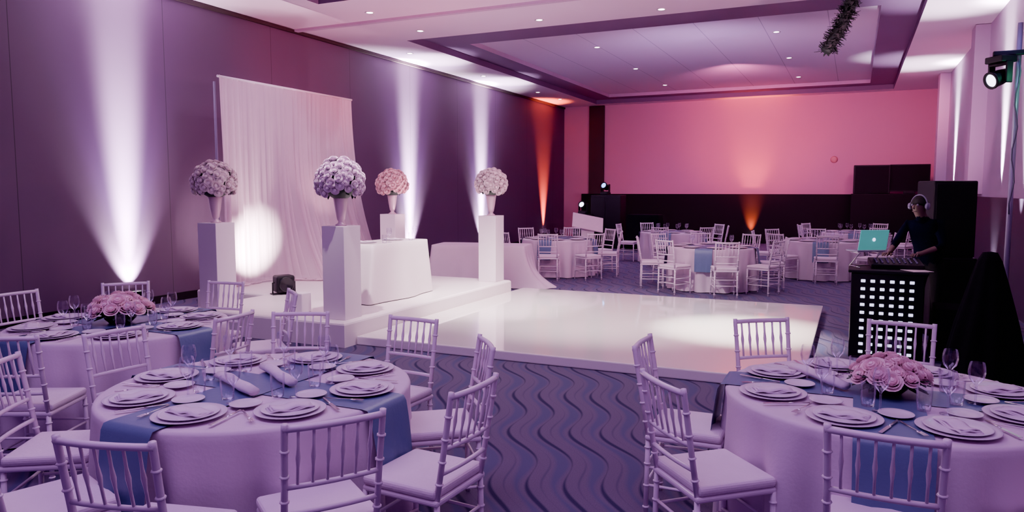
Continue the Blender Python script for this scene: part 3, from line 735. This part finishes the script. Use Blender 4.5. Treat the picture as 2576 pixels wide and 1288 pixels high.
m.obj("body",[M['skin'],M['navy'],M['trouser'],M['greyplas'],M['skin']],per)
m=MB(); prof=[(max(1e-4,.098*sin(a)),.098*cos(a)) for a in [i*pi/2*1.15/8 for i in range(9)]]; m.lathe(prof,20,0,(0,.058+hy,1.665+hz),Matrix.Diagonal(Vector((.86,1.08,1.0)))@Matrix.Rotation(math.radians(18),3,'X')); m.obj("hair",M['hair'],per)
m=MB(); m.tube([(.088*cos(a),.07+hy,1.66+hz+.115*sin(a)) for a in [pi*i/14 for i in range(15)]],.009,8,flat=.8)
for sx in (-1,1): m.lathe([(.0001,-.015),(.036,-.015),(.040,0),(.034,.016),(.0001,.016)],16,0,(sx*.092,.07+hy,1.65+hz),Matrix.Rotation(pi/2,3,'Y'))
m.obj("headphones",M['greyplas'],per)

# ---------------------------------------------------------------- lights
def light(kind,name,loc,target,color,power,**kw):
    l=D.lights.new(name,kind); l.energy=power; l.color=color
    o=D.objects.new(name,l); col.objects.link(o); o.location=loc
    if target is not None: o.rotation_euler=(Vector(target)-Vector(loc)).to_track_quat('-Z','Y').to_euler()
    for k,v in kw.items(): setattr(l,k,v)
    return o
def spot(loc,target,color,power,ang,blend=1,r=.03): return light('SPOT',"spot_lamp",loc,target,color,power,spot_size=math.radians(ang),spot_blend=blend,shadow_soft_size=r)
def wallwash(wx,sgn,y,c,k,ceil=1):
    spot((wx+sgn*.14,y,.28),(wx,y,.75),c,2800*k,70,r=.06)
    spot((wx+sgn*.16,y,.28),(wx,y,1.9),c,36000*k,21,r=.10)
    spot((wx+sgn*.22,y,.28),(wx,y,3.2),c,40000*k,14,r=.11)
    spot((wx+sgn*.4,y,.28),(wx,y,3.4),(.66,.36,1),2000*k,44,r=.09)
    if ceil: spot((wx+sgn*.22,y,.28),(wx+sgn*.75,y,4.8),c,3000*k*ceil,26)
for y,c,k in ((7.5,(1,.86,.98),1.1),(15.2,(1,.88,.98),1.6),(19.0,(1,.90,.98),1.7)): wallwash(-9.8,1,y,c,k)
spot((-9.66,23.7,.28),(-9.8,23.7,1.9),(1,.10,.03),12000,32,r=.06)
spot((-9.5,23.7,.28),(-9.8,23.7,3.0),(1,.14,.05),3500,34,r=.06)
for y in (14.2,20.6):
    spot((2.01,y,.28),(2.15,y,.75),(1,.9,1),300,70,r=.05)
    spot((2.03,y,1.68),(2.15,y,2.9),(1,.92,.98),4200,32,r=.05)  # mid-height lamps added to strengthen the streaks on the wall
    spot((1.93,y,1.68),(2.15,y,4.0),(1,.92,.98),7000,22,r=.05)
    spot((1.93,y,1.68),(1.4,y,4.8),(1,.90,.98),2400,50,r=.05)
spot((1.93,12.2,1.2),(2.15,12.2,3.6),(1,.92,1),1500,50,r=.05)
spot((-7.50,8.22,.60),(-8.6,8.72,.90),(1,.84,.82),3400,50)
spot((-8.95,8.7,.4),(-8.7,8.8,2.6),(1,.74,.80),1000,46)
spot((-8.95,10.3,.4),(-8.7,10.3,3.0),(1,.50,.62),320,60)
spot((-5.6,7.6,4.7),(-8.6,9.9,2.2),(.95,.62,.90),460,60)  # extra overhead spot added to brighten the curtain
spot((-3.1,25.52,.28),(-3.1,25.68,1.2),(1,.12,.02),2600,46,r=.05)
spot((-3.1,25.30,.28),(-3.1,25.7,3.2),(1,.13,.12),1100,34,r=.08)
spot((-3.0,19.5,4.6),(-3.2,25.7,2.6),(1,.23,.48),1250,110)  # unseen lamp added to spread pink over the back wall
spot((-3.1,21.5,1.4),(-3.1,25.7,3.6),(1,.12,.17),800,70)
spot((1.0,20.5,4.5),(1.4,25.7,2.8),(1,.24,.40),420,80)
spot((1.85,18.0,1.2),(2.1,18.4,3.8),(1,.25,.45),180,70)
spot((1.95,10.9,.25),(2.12,11.0,1.0),(1,.18,.02),600,60)
spot((1.2,9.2,3.2),(-9.8,11.4,4.3),(1,.07,.09),3000,22)
light('POINT',"spot_lamp",(1.50,8.68,2.88),None,(.15,.9,.5),4,shadow_soft_size=.02)
light('POINT',"spot_lamp",(1.36,8.70,3.28),None,(.35,.35,1),3,shadow_soft_size=.02)
light('AREA',"fill_light",(-3.2,1.5,4.7),(-3.2,2.6,0),(.76,.44,1),165,shape='RECTANGLE',size=4.5,size_y=2.5)  # area lights here are ambient fill, added out of view
light('AREA',"fill_light",(.3,2.2,4.7),(.2,3.8,0),(.76,.46,1),72,shape='RECTANGLE',size=2,size_y=2)
light('AREA',"fill_light",(-3.4,7.6,4.75),(-3.8,8.6,0),(1,.76,.88),200,shape='RECTANGLE',size=3.2,size_y=1.5)
spot((-2.0,8.8,4.7),(-1.15,9.0,0),(1,.92,.84),8000,30)
spot((-3.4,7.0,4.7),(-3.0,9.6,0),(1,.84,.87),3000,60)
spot((-3.8,8.0,4.7),(-4.9,9.6,0),(1,.87,.86),3200,42)
spot((-4.8,6.0,4.7),(-6.0,8.4,.6),(1,.80,.88),1700,54)
spot((.9,9.0,3.1),(-6.5,12.5,4.8),(1,.40,.62),1000,110)  # lamp added near the light stand to wash the ceiling pink
spot((-6.0,10.9,.5),(-7.0,11.8,4.8),(1,.58,.74),480,110)
spot((-3.0,14.6,2.6),(-3.6,19.5,5.0),(.86,.54,1),600,130)
spot((.9,14.2,1.9),(.5,20,5),(1,.46,.72),320,110)
for x,y in DLi: spot((x,y,ZC+.2),(x,y,0),(.85,.54,1),175,120,r=.05)
for x,y in DLo[1:4]: spot((x,y,ZC-.03),(x,y,0),(1,.64,.92),100,120,r=.05)

wd=D.worlds.new("world"); C.scene.world=wd; wd.use_nodes=True
bg=wd.node_tree.nodes["Background"]; bg.inputs[0].default_value=(.44,.17,.78,1); bg.inputs[1].default_value=.40
C.scene.view_settings.view_transform='AgX'
C.scene.view_settings.look='AgX - Punchy'
C.scene.view_settings.exposure=.42
